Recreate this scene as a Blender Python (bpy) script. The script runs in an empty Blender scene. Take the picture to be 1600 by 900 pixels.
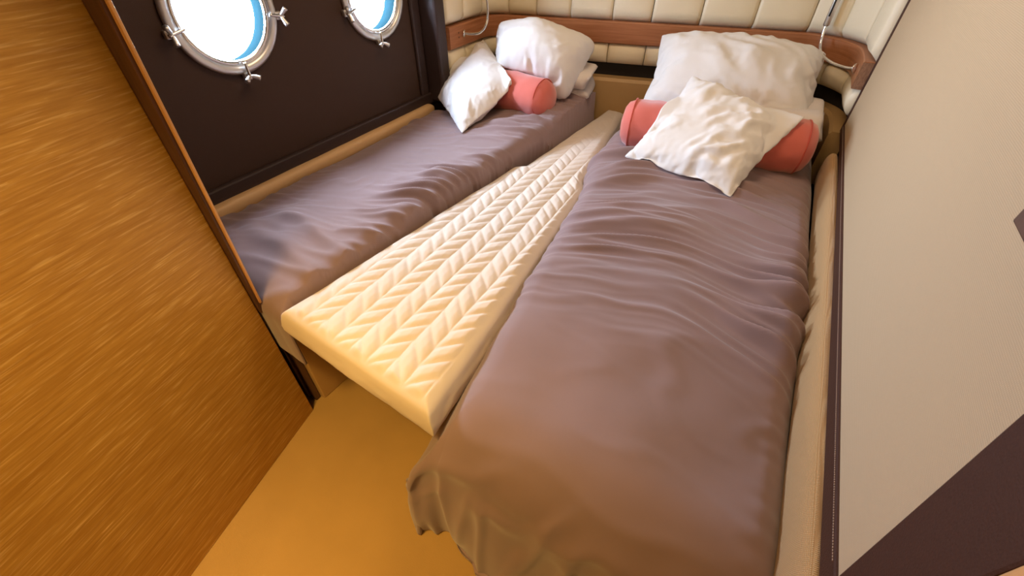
import bpy, bmesh, math, random
import numpy as np
from mathutils import Vector, Matrix

# ------------------------------------------------------------------ camera, light, exposure
SC = bpy.context.scene
COL = SC.collection
BZ = 0.40                       # height of the bunk tops above the floor

cam_d = bpy.data.cameras.new('camera')
cam = bpy.data.objects.new('camera', cam_d)
COL.objects.link(cam)
cam_d.sensor_width = 36.0
cam_d.lens = 665.0 / 1600.0 * 36.0
cam_d.clip_start = 0.02
pitch = math.atan(605.0 / 665.0)
cam.location = (0, 0, 0.68 + BZ)
cam.rotation_euler = (math.pi / 2 - pitch, 0, math.radians(30.756))
SC.camera = cam

SC.view_settings.view_transform = 'Standard'
SC.view_settings.look = 'None'
SC.view_settings.gamma = 1.0
SC.view_settings.use_curve_mapping = False
SC.view_settings.exposure = 0.0

world = bpy.data.worlds.new('world')
SC.world = world
world.use_nodes = True
nt = world.node_tree
bg = nt.nodes['Background']
bg.inputs['Color'].default_value = (0.68, 0.80, 1.0, 1)
bg.inputs['Strength'].default_value = 105.0


def area_light(name, loc, target, size, power, color, size_y=None, spread=math.pi, portal=False):
    d = bpy.data.lights.new(name, 'AREA')
    d.energy = power
    d.color = color
    d.size = size
    if size_y:
        d.shape = 'RECTANGLE'
        d.size_y = size_y
    else:
        d.shape = 'DISK'
    d.spread = spread
    o = bpy.data.objects.new(name, d)
    COL.objects.link(o)
    o.location = loc
    v = Vector(target) - Vector(loc)
    o.rotation_euler = v.to_track_quat('-Z', 'Y').to_euler()
    if portal:
        d.cycles.is_portal = True
    return o


PORT = [(0.712, 0.475, 0.142), (1.235, 0.452, 0.135)]        # y, z above bunk, outer radius
for py, pz, pr in PORT:
    area_light('porthole_portal', (-1.37, py, pz + BZ), (0, py, pz + BZ), 2 * pr, 1, (1, 1, 1), portal=True)
# warm spot over the aisle, plus two unseen fills added for brightness
area_light('ceiling_fill', (-0.45, 1.05, 1.32 + BZ), (-0.45, 1.05, 0), 0.5, 7.5, (1.0, 0.70, 0.42))  # added general fill over the bunks, from no visible lamp
area_light('aisle_spot', (-0.42, -0.28, 1.30 + BZ), (-0.55, -0.06, 0), 0.30, 4.6, (1.0, 0.62, 0.18), spread=math.radians(68))

area_light('aisle_fill', (0.04, -0.74, 1.30 + BZ), (-0.50, 0.0, 0.3), 0.40, 5.5, (1.0, 0.64, 0.20))  # added warm fill from behind the camera for oak panel and cushion side


# ------------------------------------------------------------------ helpers
def link(o):
    COL.objects.link(o)
    return o


def tag(o, label=None, cat=None, group=None, kind=None):
    if label:
        o['label'] = label
    if cat:
        o['category'] = cat
    if group:
        o['group'] = group
    if kind:
        o['kind'] = kind
    return o


def empty(name, loc):
    o = bpy.data.objects.new(name, None)
    o.empty_display_size = 0.05
    o.location = (loc[0], loc[1], loc[2] + BZ)
    return link(o)


def mesh_obj(name, V, F, mat, parent=None, smooth=True):
    """V in bunk coordinates (z = 0 at the bunk top)."""
    V = np.array(V, float).reshape(-1, 3).copy()
    V[:, 2] += BZ
    if parent is None:
        lo, hi = V.min(0), V.max(0)
        org = np.array([(lo[0] + hi[0]) / 2, (lo[1] + hi[1]) / 2, lo[2]])
    else:
        p = parent
        org = np.zeros(3)
        while p is not None:
            org += np.array(p.location)
            p = p.parent
    me = bpy.data.meshes.new(name)
    me.from_pydata((V - org).tolist(), [], [tuple(int(i) for i in f) for f in F])
    me.update()
    if smooth:
        me.polygons.foreach_set('use_smooth', [True] * len(me.polygons))
    o = bpy.data.objects.new(name, me)
    link(o)
    if parent is None:
        o.location = org
    else:
        o.parent = parent
    if mat:
        me.materials.append(mat)
    return o


def bevel(o, w=0.004, seg=2):
    m = o.modifiers.new('bevel', 'BEVEL')
    m.width = w
    m.segments = seg
    m.limit_method = 'ANGLE'
    m.angle_limit = math.radians(40)
    return o


def fix_normals(o):
    bm = bmesh.new()
    bm.from_mesh(o.data)
    bmesh.ops.recalc_face_normals(bm, faces=bm.faces)
    bm.to_mesh(o.data)
    bm.free()
    return o


def box(name, lo, hi, mat, parent=None, bev=0.0):
    x0, y0, z0 = lo
    x1, y1, z1 = hi
    V = [(x0, y0, z0), (x1, y0, z0), (x1, y1, z0), (x0, y1, z0), (x0, y0, z1), (x1, y0, z1), (x1, y1, z1), (x0, y1, z1)]
    F = [(0, 3, 2, 1), (4, 5, 6, 7), (0, 1, 5, 4), (1, 2, 6, 5), (2, 3, 7, 6), (3, 0, 4, 7)]
    o = mesh_obj(name, V, F, mat, parent, smooth=False)
    if bev:
        bevel(o, bev)
    return o


def prism(name, poly, z0, z1, mat, parent=None, bev=0.0):
    """vertical prism over a plan polygon; z0/z1 numbers"""
    n = len(poly)
    V = [(p[0], p[1], z0) for p in poly] + [(p[0], p[1], z1) for p in poly]
    F = [tuple(range(n))[::-1], tuple(range(n, 2 * n))]
    for i in range(n):
        j = (i + 1) % n
        F.append((i, j, n + j, n + i))
    o = mesh_obj(name, V, F, mat, parent, smooth=False)
    fix_normals(o)
    if bev:
        bevel(o, bev)
    return o


def slab_x(name, poly_yz, x0, x1, mat, parent=None, bev=0.0):
    """prism along x over a polygon in (y, z)"""
    n = len(poly_yz)
    V = [(x0, p[0], p[1]) for p in poly_yz] + [(x1, p[0], p[1]) for p in poly_yz]
    F = [tuple(range(n))[::-1], tuple(range(n, 2 * n))]
    for i in range(n):
        j = (i + 1) % n
        F.append((i, j, n + j, n + i))
    o = mesh_obj(name, V, F, mat, parent, smooth=False)
    fix_normals(o)
    if bev:
        bevel(o, bev)
    return o


def smooth_path(pts, n):
    """Catmull-Rom through pts, resampled evenly to n points"""
    P = np.array(pts, float)
    Q = np.vstack([2 * P[0] - P[1], P, 2 * P[-1] - P[-2]])
    out = []
    for i in range(1, len(Q) - 2):
        for t in np.linspace(0, 1, 16, endpoint=False):
            a, b, c, d = Q[i - 1], Q[i], Q[i + 1], Q[i + 2]
            out.append(0.5 * ((2 * b) + (-a + c) * t + (2 * a - 5 * b + 4 * c - d) * t * t + (-a + 3 * b - 3 * c + d) * t ** 3))
    out.append(Q[-2])
    out = np.array(out)
    s = np.r_[0, np.cumsum(np.linalg.norm(np.diff(out, axis=0), axis=1))]
    ss = np.linspace(0, s[-1], n)
    return np.stack([np.interp(ss, s, out[:, k]) for k in range(out.shape[1])], 1)


def tube(name, pts, r, mat, parent=None, n=40, seg=12, smooth=True, rfun=None):
    P = smooth_path(pts, n) if smooth else np.array(pts, float)
    n = len(P)
    T = np.gradient(P, axis=0)
    T /= np.linalg.norm(T, axis=1)[:, None]
    ref = np.array([0.0, 0, 1]) if abs(T[0][2]) < 0.9 else np.array([1.0, 0, 0])
    V, F = [], []
    nrm = np.cross(T[0], ref)
    nrm /= np.linalg.norm(nrm)
    for i in range(n):
        nrm = nrm - T[i] * (nrm @ T[i])
        nrm /= np.linalg.norm(nrm)
        b = np.cross(T[i], nrm)
        rr = r if rfun is None else r * rfun(i / (n - 1))
        for k in range(seg):
            a = 2 * math.pi * k / seg
            V.append(P[i] + rr * (math.cos(a) * nrm + math.sin(a) * b))
    for i in range(n - 1):
        for k in range(seg):
            k2 = (k + 1) % seg
            F.append((i * seg + k, i * seg + k2, (i + 1) * seg + k2, (i + 1) * seg + k))
    F.append(tuple(range(seg))[::-1])
    F.append(tuple((n - 1) * seg + k for k in range(seg)))
    o = mesh_obj(name, V, F, mat, parent)
    fix_normals(o)
    return o


def lathe(name, prof, origin, axis, mat, parent=None, seg=48, close=False, warp=None):
    """prof: list of (s along axis, r)."""
    a = np.array(axis, float)
    a /= np.linalg.norm(a)
    ref = np.array([0, 0, 1.0]) if abs(a[2]) < 0.9 else np.array([1.0, 0, 0])
    e1 = np.cross(a, ref)
    e1 /= np.linalg.norm(e1)
    e2 = np.cross(e1, a)
    o0 = np.array(origin, float)
    V, F = [], []
    m = len(prof)
    for s, r in prof:
        for k in range(seg):
            t = 2 * math.pi * k / seg
            rr = r if warp is None else r + warp(s, t, r)
            V.append(o0 + a * s + rr * (math.cos(t) * e1 + math.sin(t) * e2))
    rng = m if close else m - 1
    for i in range(rng):
        i2 = (i + 1) % m
        for k in range(seg):
            k2 = (k + 1) % seg
            F.append((i * seg + k, i * seg + k2, i2 * seg + k2, i2 * seg + k))
    if not close and not name.startswith('glass'):
        if prof[0][1] > 1e-6:
            F.append(tuple(range(seg))[::-1])
        if prof[-1][1] > 1e-6:
            F.append(tuple((m - 1) * seg + k for k in range(seg)))
    o = mesh_obj(name, V, F, mat, parent)
    bm = bmesh.new()
    bm.from_mesh(o.data)
    bmesh.ops.remove_doubles(bm, verts=bm.verts, dist=1e-5)
    bmesh.ops.recalc_face_normals(bm, faces=bm.faces)
    bm.to_mesh(o.data)
    bm.free()
    return o


def grid_faces(nu, nv):
    i, j = np.meshgrid(np.arange(nu - 1), np.arange(nv - 1), indexing='ij')
    a = (i * nv + j).ravel()
    return np.stack([a, a + nv, a + nv + 1, a + 1], 1)


# numpy gradient noise
_rng = np.random.default_rng(7)
_G = _rng.uniform(0, 2 * math.pi, (256, 256))


def pn(x, y, seed=0):
    x = np.asarray(x, float) + seed * 17.31
    y = np.asarray(y, float) + seed * 9.77
    xi, yi = np.floor(x).astype(int), np.floor(y).astype(int)
    fx, fy = x - xi, y - yi

    def g(ix, iy, dx, dy):
        a = _G[ix % 256, iy % 256]
        return np.cos(a) * dx + np.sin(a) * dy
    u = fx ** 3 * (fx * (fx * 6 - 15) + 10)
    v = fy ** 3 * (fy * (fy * 6 - 15) + 10)
    n00, n10 = g(xi, yi, fx, fy), g(xi + 1, yi, fx - 1, fy)
    n01, n11 = g(xi, yi + 1, fx, fy - 1), g(xi + 1, yi + 1, fx - 1, fy - 1)
    return 1.5 * ((n00 * (1 - u) + n10 * u) * (1 - v) + (n01 * (1 - u) + n11 * u) * v)


def ridge(x, y, seed=0, p=2.0):
    return np.exp(-(pn(x, y, seed) * (2.1 + p)) ** 2)


def sstep(a, b, x):
    t = np.clip((np.asarray(x, float) - a) / (b - a), 0, 1)
    return t * t * (3 - 2 * t)


def grid_normals(P):
    du = np.gradient(P, axis=0)
    dv = np.gradient(P, axis=1)
    N = np.cross(du, dv)
    N /= np.linalg.norm(N, axis=2)[:, :, None] + 1e-12
    return N


# ------------------------------------------------------------------ materials
def new_mat(name, color, rough=0.6, metal=0.0, spec=0.5, sheen=0.0):
    m = bpy.data.materials.new(name)
    m.use_nodes = True
    b = m.node_tree.nodes['Principled BSDF']
    b.inputs['Base Color'].default_value = (*color, 1)
    b.inputs['Roughness'].default_value = rough
    b.inputs['Metallic'].default_value = metal
    b.inputs['Specular IOR Level'].default_value = spec
    if sheen:
        b.inputs['Sheen Weight'].default_value = sheen
        b.inputs['Sheen Roughness'].default_value = 0.5
    return m


def N(m, t, **kw):
    n = m.node_tree.nodes.new(t)
    for k, v in kw.items():
        if k in n.inputs:
            n.inputs[k].default_value = v
        else:
            setattr(n, k, v)
    return n


def L(m, a, b):
    m.node_tree.links.new(a, b)


def coords(m, scale=(1, 1, 1), rot=(0, 0, 0)):
    tc = N(m, 'ShaderNodeTexCoord')
    mp = N(m, 'ShaderNodeMapping')
    mp.inputs['Scale'].default_value = scale
    mp.inputs['Rotation'].default_value = rot
    L(m, tc.outputs['Object'], mp.inputs['Vector'])
    return mp.outputs['Vector']


def add_bump(m, height, strength=0.3, dist=0.002):
    b = N(m, 'ShaderNodeBump')
    b.inputs['Strength'].default_value = strength
    b.inputs['Distance'].default_value = dist
    L(m, height, b.inputs['Height'])
    p = m.node_tree.nodes['Principled BSDF']
    L(m, b.outputs['Normal'], p.inputs['Normal'])


def color_ramp(m, fac, stops):
    r = N(m, 'ShaderNodeValToRGB')
    el = r.color_ramp.elements
    while len(el) < len(stops):
        el.new(0.5)
    for e, (p, c) in zip(el, stops):
        e.position = p
        e.color = (*c, 1)
    L(m, fac, r.inputs['Fac'])
    L(m, r.outputs['Color'], m.node_tree.nodes['Principled BSDF'].inputs['Base Color'])
    return r


def fabric(name, c, rough=0.85, weave=900, amt=0.15, var=0.12, sheen=0.2):
    m = new_mat(name, c, rough, spec=0.2, sheen=sheen)
    v = coords(m)
    n1 = N(m, 'ShaderNodeTexNoise', Scale=6.0, Detail=3.0)
    L(m, v, n1.inputs['Vector'])
    lo = tuple(x * (1 - var) for x in c)
    hi = tuple(min(1, x * (1 + var)) for x in c)
    color_ramp(m, n1.outputs['Fac'], [(0.3, lo), (0.7, hi)])
    n2 = N(m, 'ShaderNodeTexNoise', Scale=float(weave), Detail=1.0)
    L(m, v, n2.inputs['Vector'])
    add_bump(m, n2.outputs['Fac'], amt, 0.0006)
    return m


def wood(name, dark, light, grain=(60, 1.5, 60), rough=0.45, bump=0.15, fleck=None):
    m = new_mat(name, light, rough, spec=0.35)
    v = coords(m, grain)
    n1 = N(m, 'ShaderNodeTexNoise', Scale=1.0, Detail=6.0, Roughness=0.65, Distortion=0.4)
    L(m, v, n1.inputs['Vector'])
    mid = tuple((a + b) / 2 for a, b in zip(dark, light))
    stops = [(0.32, dark), (0.5, mid), (0.66, light)]
    if fleck:
        stops.append((0.74, fleck))
    color_ramp(m, n1.outputs['Fac'], stops)
    add_bump(m, n1.outputs['Fac'], bump, 0.001)
    return m


M = {}
M['oak'] = wood('oak_veneer', (0.40, 0.19, 0.026), (0.57, 0.31, 0.058), (34, 4.5, 150), 0.5, 0.35, (0.90, 0.66, 0.28))
# wire-brushed streaks over the oak: short pale dashes along the grain
_m = M['oak']
_v = coords(_m, (60, 9, 300))
_n = N(_m, 'ShaderNodeTexNoise', Scale=1.0, Detail=2.0, Roughness=0.5)
L(_m, _v, _n.inputs['Vector'])
_r = N(_m, 'ShaderNodeMapRange')
_r.inputs['From Min'].default_value = 0.54
_r.inputs['From Max'].default_value = 0.70
_r.inputs['To Max'].default_value = 0.38
L(_m, _n.outputs['Fac'], _r.inputs['Value'])
_mx = N(_m, 'ShaderNodeMix', data_type='RGBA')
_b = _m.node_tree.nodes['Principled BSDF']
_src = _b.inputs['Base Color'].links[0].from_socket
L(_m, _r.outputs['Result'], _mx.inputs['Factor'])
L(_m, _src, _mx.inputs[6])
_mx.inputs[7].default_value = (0.88, 0.60, 0.22, 1)
L(_m, _mx.outputs[2], _b.inputs['Base Color'])
M['oak_trim'] = wood('oak_trim', (0.55, 0.27, 0.09), (0.70, 0.38, 0.15), (60, 60, 3), 0.32, 0.1)
M['cherry'] = wood('cherry_wood', (0.31, 0.115, 0.045), (0.45, 0.19, 0.085), (5, 5, 110), 0.38, 0.1)
M['end_grain'] = wood('end_grain', (0.20, 0.10, 0.055), (0.36, 0.20, 0.12), (160, 160, 60), 0.5, 0.1)
M['dark_wood'] = wood('dark_wood', (0.06, 0.028, 0.016), (0.13, 0.06, 0.035), (60, 60, 4), 0.35, 0.1)


def leather(name, c, rough=0.5, scale=420, amt=0.25, spec=0.4):
    m = new_mat(name, c, rough, spec=spec)
    v = coords(m)
    vo = N(m, 'ShaderNodeTexVoronoi', Scale=float(scale))
    L(m, v, vo.inputs['Vector'])
    add_bump(m, vo.outputs['Distance'], amt, 0.0008)
    return m


M['hull'] = leather('hull_leather', (0.055, 0.029, 0.019), 0.65, 600, 0.12, 0.25)
M['hull_trim'] = leather('hull_trim_leather', (0.040, 0.024, 0.021), 0.42, 600, 0.15)
M['cream'] = leather('cream_leather', (0.84, 0.75, 0.55), 0.45, 380, 0.12)
M['tan'] = leather('tan_leather', (0.52, 0.33, 0.14), 0.5, 380, 0.15)
M['rail_leather'] = leather('rail_leather', (0.66, 0.42, 0.20), 0.5, 380, 0.15)
M['brown'] = leather('brown_leather', (0.060, 0.024, 0.014), 0.6, 420, 0.3, 0.2)
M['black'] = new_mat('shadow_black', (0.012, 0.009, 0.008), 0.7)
M['duvet_r'] = fabric('mauve_cotton', (0.262, 0.178, 0.176), 0.8, 1400, 0.08, 0.05, 0.25)
M['duvet_l'] = M['duvet_r']
M['white'] = fabric('white_cotton', (0.78, 0.76, 0.74), 0.85, 1200, 0.10, 0.02, 0.1)
M['quilt'] = fabric('quilted_cream', (0.71, 0.62, 0.53), 0.85, 900, 0.10, 0.03, 0.15)
M['coral'] = fabric('coral_velvet', (0.62, 0.150, 0.115), 0.9, 900, 0.12, 0.08, 0.5)
M['coral_dark'] = fabric('coral_piping', (0.52, 0.085, 0.06), 0.9, 900, 0.12, 0.05, 0.3)
M['blanket'] = fabric('white_grey_blanket', (0.74, 0.68, 0.64), 0.9, 800, 0.2, 0.06, 0.2)
M['blanket_edge'] = fabric('grey_blanket_edge', (0.36, 0.29, 0.27), 0.9, 800, 0.2, 0.08, 0.2)
M['chrome'] = new_mat('chrome', (0.80, 0.79, 0.78), 0.16, 1.0)
M['brushed'] = new_mat('brushed_steel', (0.74, 0.72, 0.69), 0.42, 1.0)
M['pale_tube'] = new_mat('deep_blue_tube', (0.0055, 0.0150, 0.0190), 1.0, 0.0, 0.0)
M['carpet'] = fabric('tan_carpet', (0.37, 0.225, 0.075), 0.95, 500, 0.5, 0.06, 0.2)
M['ceiling'] = new_mat('ceiling_white', (0.78, 0.72, 0.62), 0.7)
M['thread'] = new_mat('pale_thread', (0.38, 0.28, 0.22), 0.8)

# rail fabric: knitted boucle
m = new_mat('rail_weave', (0.66, 0.47, 0.26), 0.9, spec=0.2, sheen=0.2)
v = coords(m, (1, 1, 1))
w1 = N(m, 'ShaderNodeTexWave', Scale=130.0, Distortion=0.5, bands_direction='Y')
w2 = N(m, 'ShaderNodeTexWave', Scale=160.0, Distortion=0.5, bands_direction='Z')
for w_ in (w1, w2):
    L(m, v, w_.inputs['Vector'])
mx = N(m, 'ShaderNodeMath', operation='MULTIPLY')
L(m, w1.outputs['Fac'], mx.inputs[0])
L(m, w2.outputs['Fac'], mx.inputs[1])
color_ramp(m, mx.outputs[0], [(0.0, (0.44, 0.26, 0.11)), (0.6, (0.64, 0.42, 0.20))])
add_bump(m, mx.outputs[0], 0.6, 0.002)
M['rail'] = m

# woven wall fabric: fine ribs
m = new_mat('wall_fabric', (0.62, 0.51, 0.37), 0.8, spec=0.25)
v = coords(m)
w1 = N(m, 'ShaderNodeTexWave', Scale=150.0, Distortion=0.8, Detail=2.0, bands_direction='Z')
w1.inputs['Detail Scale'].default_value = 3.0
w2 = N(m, 'ShaderNodeTexWave', Scale=170.0, Distortion=0.8, bands_direction='Y')
for w_ in (w1, w2):
    L(m, v, w_.inputs['Vector'])
mx = N(m, 'ShaderNodeMath', operation='MULTIPLY')
L(m, w1.outputs['Fac'], mx.inputs[0])
L(m, w2.outputs['Fac'], mx.inputs[1])
ad = N(m, 'ShaderNodeMath', operation='ADD')
L(m, w1.outputs['Fac'], ad.inputs[0])
L(m, mx.outputs[0], ad.inputs[1])
color_ramp(m, ad.outputs[0], [(0.0, (0.48, 0.355, 0.215)), (1.0, (0.54, 0.405, 0.25))])
add_bump(m, ad.outputs[0], 0.2, 0.0008)
M['wallcloth'] = m

# thin window glass: see-through with a sharp reflection
m = bpy.data.materials.new('porthole_glass')
m.use_nodes = True
for n in list(m.node_tree.nodes):
    m.node_tree.nodes.remove(n)
out = N(m, 'ShaderNodeOutputMaterial')
tr = N(m, 'ShaderNodeBsdfTransparent')
tr.inputs['Color'].default_value = (0.93, 0.97, 1.0, 1)
gl = N(m, 'ShaderNodeBsdfGlossy')
gl.inputs['Roughness'].default_value = 0.02
fr = N(m, 'ShaderNodeLayerWeight', Blend=0.12)
mixs = N(m, 'ShaderNodeMixShader')
L(m, fr.outputs['Facing'], mixs.inputs['Fac'])
L(m, tr.outputs[0], mixs.inputs[1])
L(m, gl.outputs[0], mixs.inputs[2])
L(m, mixs.outputs[0], out.inputs['Surface'])
M['glass'] = m

# ------------------------------------------------------------------ room shell
HX = -1.28            # inner face of the hull lining
RX = 0.262            # right wall
tag(box('floor', (-1.6, -1.3, -0.45), (0.6, 2.7, -0.40), M['carpet']), kind='structure')
tag(box('ceiling', (-1.6, -1.3, 1.35), (0.6, 2.7, 1.42), M['ceiling']), kind='structure')
tag(box('wall_front', (-1.6, -1.3, -0.40), (0.6, -1.2, 1.35), M['oak']), kind='structure')
tag(box('wall_back', (-1.6, 2.36, -0.40), (0.6, 2.46, 1.35), M['hull']), kind='structure')
tag(box('wall_right', (RX, -1.2, -0.40), (RX + 0.1, 2.36, 1.35), M['hull_trim']), kind='structure')


def wall_with_holes():
    """hull lining with two round openings: ring grids around each hole inside a rectangle"""
    V, F = [], []

    def add(vs, fs):
        b = len(V)
        V.extend(vs)
        F.extend([tuple(b + i for i in f) for f in fs])
    X0, X1 = HX, HX - 0.055
    ylist = [-1.2, 0.50, 0.975, 1.50, 2.36]
    z0, z1 = -0.40, 1.35

    def rect(y0, y1, za, zb):
        for x in (X0, X1):
            add([(x, y0, za), (x, y1, za), (x, y1, zb), (x, y0, zb)], [(0, 1, 2, 3)])
    rect(ylist[0], ylist[1], z0, z1)
    rect(ylist[3], ylist[4], z0, z1)
    for k, (py, pz, pr) in enumerate(PORT):
        ya, yb = ylist[k + 1], ylist[k + 2]
        za, zb = pz - 0.22, pz + 0.22
        rect(ya, yb, z0, za)
        rect(ya, yb, zb, z1)
        n = 64
        r = pr - 0.010
        inner, outer = [], []
        for i in range(n):
            t = 2 * math.pi * i / n
            c, s = math.cos(t), math.sin(t)
            inner.append((py + r * c, pz + r * s))
            k1 = ((yb - py) if c > 0 else (py - ya)) / max(abs(c), 1e-9)
            k2 = 0.22 / max(abs(s), 1e-9)
            q = min(k1, k2)
            outer.append((py + q * c, pz + q * s))
        # snap nearest samples to the rectangle's corners
        for cy, cz in ((ya, za), (yb, za), (yb, zb), (ya, zb)):
            j = min(range(n), key=lambda q: (outer[q][0] - cy) ** 2 + (outer[q][1] - cz) ** 2)
            outer[j] = (cy, cz)
        for x in (X0, X1):
            vs = [(x, *p) for p in inner] + [(x, *p) for p in outer]
            add(vs, [(i, (i + 1) % n, n + (i + 1) % n, n + i) for i in range(n)])
        vs = [(X0, *p) for p in inner] + [(X1, *p) for p in inner]
        add(vs, [(i, (i + 1) % n, n + (i + 1) % n, n + i) for i in range(n)])
    o = mesh_obj('wall_left', V, F, M['hull'], smooth=False)
    return tag(o, kind='structure')


wall_with_holes()
# hull lining trims: lower ledge and the upright leather-wrapped edge beside the headboard
o = box('trim_1', (HX, 0.34, 0.035), (HX + 0.020, 1.53, 0.080), M['hull_trim'], bev=0.006)
tag(o, kind='structure')
o = box('trim_2', (HX, 1.450, 0.045), (HX + 0.085, 1.510, 1.2), M['hull_trim'], bev=0.010)
tag(o, kind='structure')
o = box('trim_3', (HX, 1.400, 0.03), (HX + 0.016, 1.445, 1.2), M['hull_trim'], bev=0.007)
tag(o, kind='structure')


# portholes
def porthole(idx, py, pz, pr, dogs):
    root = empty('window_%d' % idx, (HX, py, pz))
    tag(root, kind='structure')
    ax = (1, 0, 0)
    # flange ring, rounded section, proud of the lining
    prof = []
    for i in range(16):
        t = 2 * math.pi * i / 16
        prof.append((0.006 + 0.009 * math.sin(t), pr - 0.007 + 0.0115 * math.cos(t)))
    lathe('flange_ring', prof, (HX, py, pz), ax, M['brushed'], root, 72, close=True)
    lathe('tunnel', [(-0.056, pr - 0.020), (0.0, pr - 0.020), (0.004, pr - 0.016), (0.0, pr - 0.0105), (-0.056, pr - 0.0105)],
          (HX, py, pz), ax, M['pale_tube'], root, 72, close=True)
    rim = lathe('sealing_rim', [(0.002, pr - 0.030), (0.009, pr - 0.027), (0.009, pr - 0.019), (0.002, pr - 0.017)],
                (HX, py, pz), ax, M['chrome'], root, 72, close=True)
    lathe('glass_pane', [(-0.050, 0.0), (-0.050, pr - 0.021)], (HX, py, pz), ax, M['glass'], root, 72)
    for ang in dogs:
        c, s = math.cos(ang), math.sin(ang)
        oy, oz = py + (pr + 0.008) * c, pz + (pr + 0.008) * s
        tx, tz = -s, c
        # hinge lug, swing bolt and wing nut
        lug = box('clamp', (HX + 0.001, oy - 0.010, oz - 0.010), (HX + 0.017, oy + 0.010, oz + 0.010), M['brushed'], root, 0.004)
        bolt = tube('swing_bolt', [(HX + 0.022, py + (pr - 0.026) * c, pz + (pr - 0.026) * s),
                                   (HX + 0.024, py + (pr - 0.004) * c, pz + (pr - 0.004) * s),
                                   (HX + 0.026, py + (pr + 0.016) * c, pz + (pr + 0.016) * s)], 0.0042, M['chrome'], lug, 8, 10)
        for sg in (-1, 1):
            q = [(HX + 0.024, oy, oz),
                 (HX + 0.030, oy + sg * 0.010 * tx + 0.003 * c, oz + sg * 0.010 * tz + 0.003 * s),
                 (HX + 0.036, oy + sg * 0.020 * tx + 0.008 * c, oz + sg * 0.020 * tz + 0.008 * s)]
            tube('wing', q, 0.0062, M['brushed'], lug, 8, 10, rfun=lambda t: 0.65 + 0.5 * t)


R_ = math.radians
porthole(1, *PORT[0], dogs=[R_(190), R_(-12), R_(-91)])
porthole(2, *PORT[1], dogs=[R_(195), R_(-97), R_(15)])

# ------------------------------------------------------------------ headboard along the back bulkhead and its two returns
HP = [(-1.200, 1.520), (-1.203, 1.650), (-1.203, 1.752), (-1.188, 1.815), (-1.140, 1.853), (-1.00, 1.890), (-0.80, 1.940), (-0.60, 1.990),
      (-0.40, 2.040), (-0.20, 2.090), (-0.05, 2.124), (0.03, 2.140), (0.090, 2.124), (0.150, 2.080), (0.190, 2.020), (0.203, 1.930), (0.204, 1.800)]
hp = smooth_path(HP, 700)
hs = np.r_[0, np.cumsum(np.linalg.norm(np.diff(hp, axis=0), axis=1))]
ht = np.gradient(hp, axis=0)
ht /= np.linalg.norm(ht, axis=1)[:, None]
hn = np.stack([ht[:, 1], -ht[:, 0]], 1)          # points into the room


def hb_point(s, off):
    x = np.interp(s, hs, hp[:, 0]) + off * np.interp(s, hs, hn[:, 0])
    y = np.interp(s, hs, hp[:, 1]) + off * np.interp(s, hs, hn[:, 1])
    return np.stack([x, y], -1)


def s_at(x, y):
    return hs[np.argmin((hp[:, 0] - x) ** 2 + (hp[:, 1] - y) ** 2)]


def hb_sweep(name, s0, s1, section, mat, parent, n=60, ease=None):
    """sweep a closed section [(offset, z)] along the headboard path"""
    ss = np.linspace(s0, s1, n)
    sec = np.array(section)
    m_ = len(sec)
    V, F = [], []
    for i, s in enumerate(ss):
        for o_, z in sec:
            p = hb_point(s, o_)
            V.append((p[0], p[1], z))
    for i in range(n - 1):
        for k in range(m_):
            k2 = (k + 1) % m_
            F.append((i * m_ + k, i * m_ + k2, (i + 1) * m_ + k2, (i + 1) * m_ + k))
    F.append(tuple(range(m_)))
    F.append(tuple((n - 1) * m_ + k for k in range(m_))[::-1])
    o = mesh_obj(name, V, F, mat, parent, smooth=False)
    fix_normals(o)
    return o


def channel_pad(name, s0, s1, z0, z1, parent, round_bottom=False, flip_end=False):
    """one stitched channel of the padded headboard: bulging front, flat back"""
    nu, nv = 15, 22
    u = np.linspace(0, 1, nu)
    vv = np.linspace(0, 1, nv)
    U, W = np.meshgrid(u, vv, indexing='ij')
    bul = (1 - np.abs(2 * U - 1) ** 3.2)
    hgt = z1 - z0
    ez = np.minimum(W * hgt, (1 - W) * hgt)
    rr = 0.040 if round_bottom else 0.022
    vb = np.sqrt(np.clip(1 - (1 - np.clip(ez / rr, 0, 1)) ** 2, 0, 1))
    if not round_bottom:
        vb = np.where(W > 0.5, 1, vb)
    off = -0.026 + 0.024 * vb + 0.010 * bul * vb
    S = s0 + (s1 - s0) * U
    p = hb_point(S, off)
    Z = z0 + W * hgt
    front = np.concatenate([p, Z[..., None]], -1)
    pb = hb_point(S, np.full_like(S, -0.05))
    back = np.concatenate([pb, Z[..., None]], -1)
    V = np.vstack([front.reshape(-1, 3), back.reshape(-1, 3)])
    f = grid_faces(nu, nv)
    n = nu * nv
    F = [tuple(q) for q in f] + [tuple((q + n)[::-1]) for q in f]
    idx = lambda i, j: i * nv + j
    for i in range(nu - 1):
        for j in (0, nv - 1):
            F.append((idx(i, j), idx(i + 1, j), n + idx(i + 1, j), n + idx(i, j)))
    for j in range(nv - 1):
        for i in (0, nu - 1):
            F.append((idx(i, j), idx(i, j + 1), n + idx(i, j + 1), n + idx(i, j)))
    o = mesh_obj(name, V, F, M['cream'], parent)
    fix_normals(o)
    return o


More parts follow.
